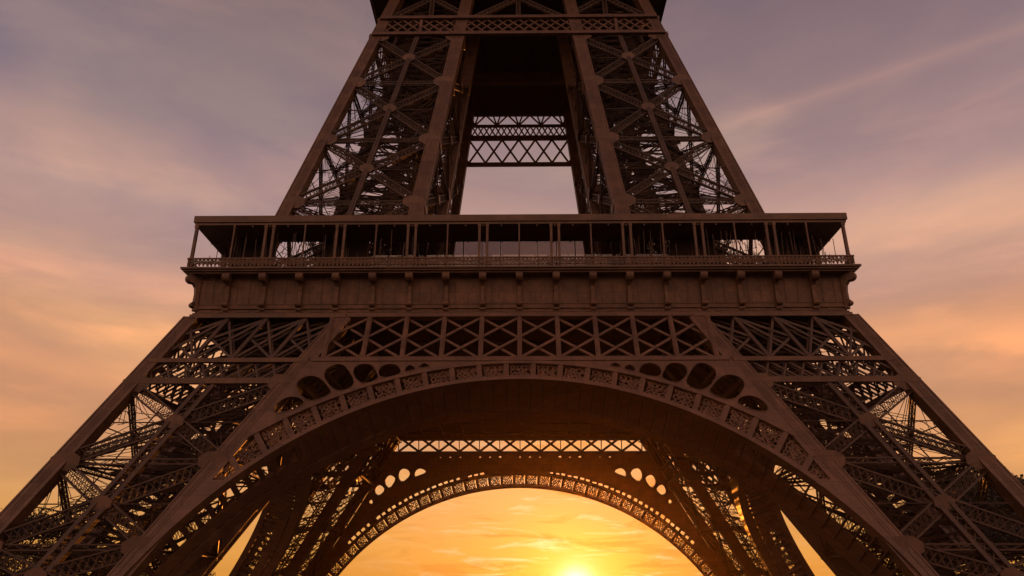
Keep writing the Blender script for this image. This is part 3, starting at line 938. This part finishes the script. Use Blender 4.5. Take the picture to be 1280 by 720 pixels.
mb = MB()
mb.box(-24.3, 24.3, -24.3, 18.3, 91.2, 92.6)
for t in np.arange(-24, 24.1, 3.0):
    mb.box(t - .15, t + .15, -24.2, 18.2, 90.72, 91.25)
mb.build('second_floor', M_DARK, tower)
for y0, z0 in ((5.2, 88.9), (-8.0, 90.4)):
    mb = MB(); mb.box(-17.5, 17.5, y0, y0 + .5, z0, 91.24); mb.box(-17.5, 17.5, y0 - .35, y0 + .85, z0 - .16, z0 + .02)
    mb.build('cross_beam', M_LEG, tower)

# ------------------------------------------------------------------ ground and trees
gm = ground_mat()
m = MB()
m.mesh([(-6000, -6000, 0), (6000, -6000, 0), (6000, 6000, 0), (-6000, 6000, 0)], [[0, 1, 2, 3]])
o = m.build('ground', gm); o['kind'] = 'structure'

M_BARK = paint("tree_bark", (.06, .045, .035), 0.9)
def leaf_mat():
    m = bpy.data.materials.new("tree_leaves"); m.use_nodes = True
    nt = m.node_tree; N, L = nt.nodes.new, nt.links.new
    b = nt.nodes['Principled BSDF']
    gi = N('ShaderNodeNewGeometry')
    r = N('ShaderNodeValToRGB'); L(gi.outputs['Random Per Island'], r.inputs[0])
    r.color_ramp.elements[0].color = (.008, .010, .005, 1); r.color_ramp.elements[1].color = (.024, .027, .011, 1)
    L(r.outputs[0], b.inputs['Base Color']); b.inputs['Roughness'].default_value = .7
    return m
M_LEAF = leaf_mat()

def tree(x, y, H, spread, seed, label, n_leaf=9000, group='trees beside the tower'):
    rg = np.random.default_rng(seed)
    t = empty('broadleaf_tree'); t.location = (x, y, 0)
    t['label'] = label; t['category'] = 'tree'; t['group'] = group
    tr = MB()
    def limb(p, q, r0, r1, n=5):
        p, q = np.array(p, float), np.array(q, float)
        pts = [p + (q - p) * s + rg.normal(0, .12 * np.linalg.norm(q - p) / 4, 3) * (0 < s < 1) for s in np.linspace(0, 1, n)]
        rad = np.linspace(r0, r1, n); m8 = 8
        V = []
        for c, r_ in zip(pts, rad):
            for a in np.linspace(0, 2 * math.pi, m8, endpoint=False): V.append(c + (math.cos(a) * r_, math.sin(a) * r_, 0))
        fs = [[i * m8 + j, i * m8 + (j + 1) % m8, (i + 1) * m8 + (j + 1) % m8, (i + 1) * m8 + j] for i in range(n - 1) for j in range(m8)]
        tr.mesh(V, fs); return pts[-1]
    top = limb((0, 0, 0), (rg.normal(0, .3), rg.normal(0, .3), H * .55), H * .03, H * .014)
    cl = []
    nb = 22
    for i in range(nb):
        a = i * 2.4 + rg.uniform(-.4, .4); hz = H * rg.uniform(.36, .93)
        prof = math.sin(math.pi * min(1, max(.05, (hz / H - .22) / .80))) ** .6
        rr = spread * prof * rg.uniform(.45, 1.0)
        end = np.array((math.cos(a) * rr, math.sin(a) * rr, hz))
        st = np.array((0, 0, min(hz * .7, H * .55)))
        limb(st, end, H * .009, H * .003, 4)
        cl.append((end, rg.uniform(.13, .24) * spread * 1.25))
    cl.append((np.array((0, 0, H * .92)), spread * .3)); cl.append((np.array((0, 0, H * .72)), spread * .42))
    tr.build('trunk', M_BARK, t)
    cr = MB()
    w = np.array([c[1] ** 2 for c in cl]); w /= w.sum()
    pick = rg.choice(len(cl), n_leaf, p=w)
    cen = np.array([cl[i][0] for i in pick]); rad = np.array([cl[i][1] for i in pick])
    d = rg.normal(size=(n_leaf, 3)); d /= np.linalg.norm(d, axis=1, keepdims=True)
    P = cen + d * (rad * rg.uniform(.25, 1.08, n_leaf) ** .7)[:, None] * (1.25, 1.25, .8)
    u = rg.normal(size=(n_leaf, 3)); u /= np.linalg.norm(u, axis=1, keepdims=True)
    v = np.cross(u, rg.normal(size=(n_leaf, 3))); v /= np.linalg.norm(v, axis=1, keepdims=True)
    s = rg.uniform(.16, .36, n_leaf)[:, None] * H / 18
    V = np.stack([P - u * s, P + v * s * .6, P + u * s, P - v * s * .6], 1).reshape(-1, 3)
    cr.V.append(V); cr.Fq.append(np.arange(4 * n_leaf).reshape(-1, 4)); cr.n = len(V)
    cr.build('crown', M_LEAF, t)
    return t

tree(68, 6, 18.6, 11.0, 1, "tallest dark tree behind the right pier, its crown cut by the picture's right edge", 26000)
tree(59, 10, 13.0, 8.5, 2, "round dark tree behind the outer ribs of the right pier, second tallest there", 18000)
tree(64, -12, 10.0, 7.5, 6, "wide dark tree low at the bottom right corner, in front of the taller crowns", 15000)
tree(52, 10, 6.6, 5.0, 3, "small dark tree low behind the right pier, nearest the arch", 9000)
tree(-69, 2, 11.8, 8.5, 4, "tallest dark tree behind the left pier, cut by the picture's left edge", 16000)
tree(-58, -6, 7.4, 6.0, 7, "wide dark tree low at the bottom left corner behind the pier", 13000)
tree(-51, 8, 7.0, 5.5, 5, "small dark tree low behind the ribs of the left pier, nearest the arch", 11000)

# ------------------------------------------------------------------ evening air
m = MB(); m.box(-420, 420, -125, 420, -1.0, 93.5)
hz = bpy.data.materials.new("evening_haze"); hz.use_nodes = True
nt = hz.node_tree; nt.nodes.clear()
pv = nt.nodes.new('ShaderNodeVolumePrincipled'); ou = nt.nodes.new('ShaderNodeOutputMaterial')
pv.inputs['Color'].default_value = (.98, .66, .40, 1); pv.inputs['Density'].default_value = 0.000055; pv.inputs['Anisotropy'].default_value = 0.91
nt.links.new(pv.outputs[0], ou.inputs['Volume'])
o = m.build('haze', hz, kind='stuff')
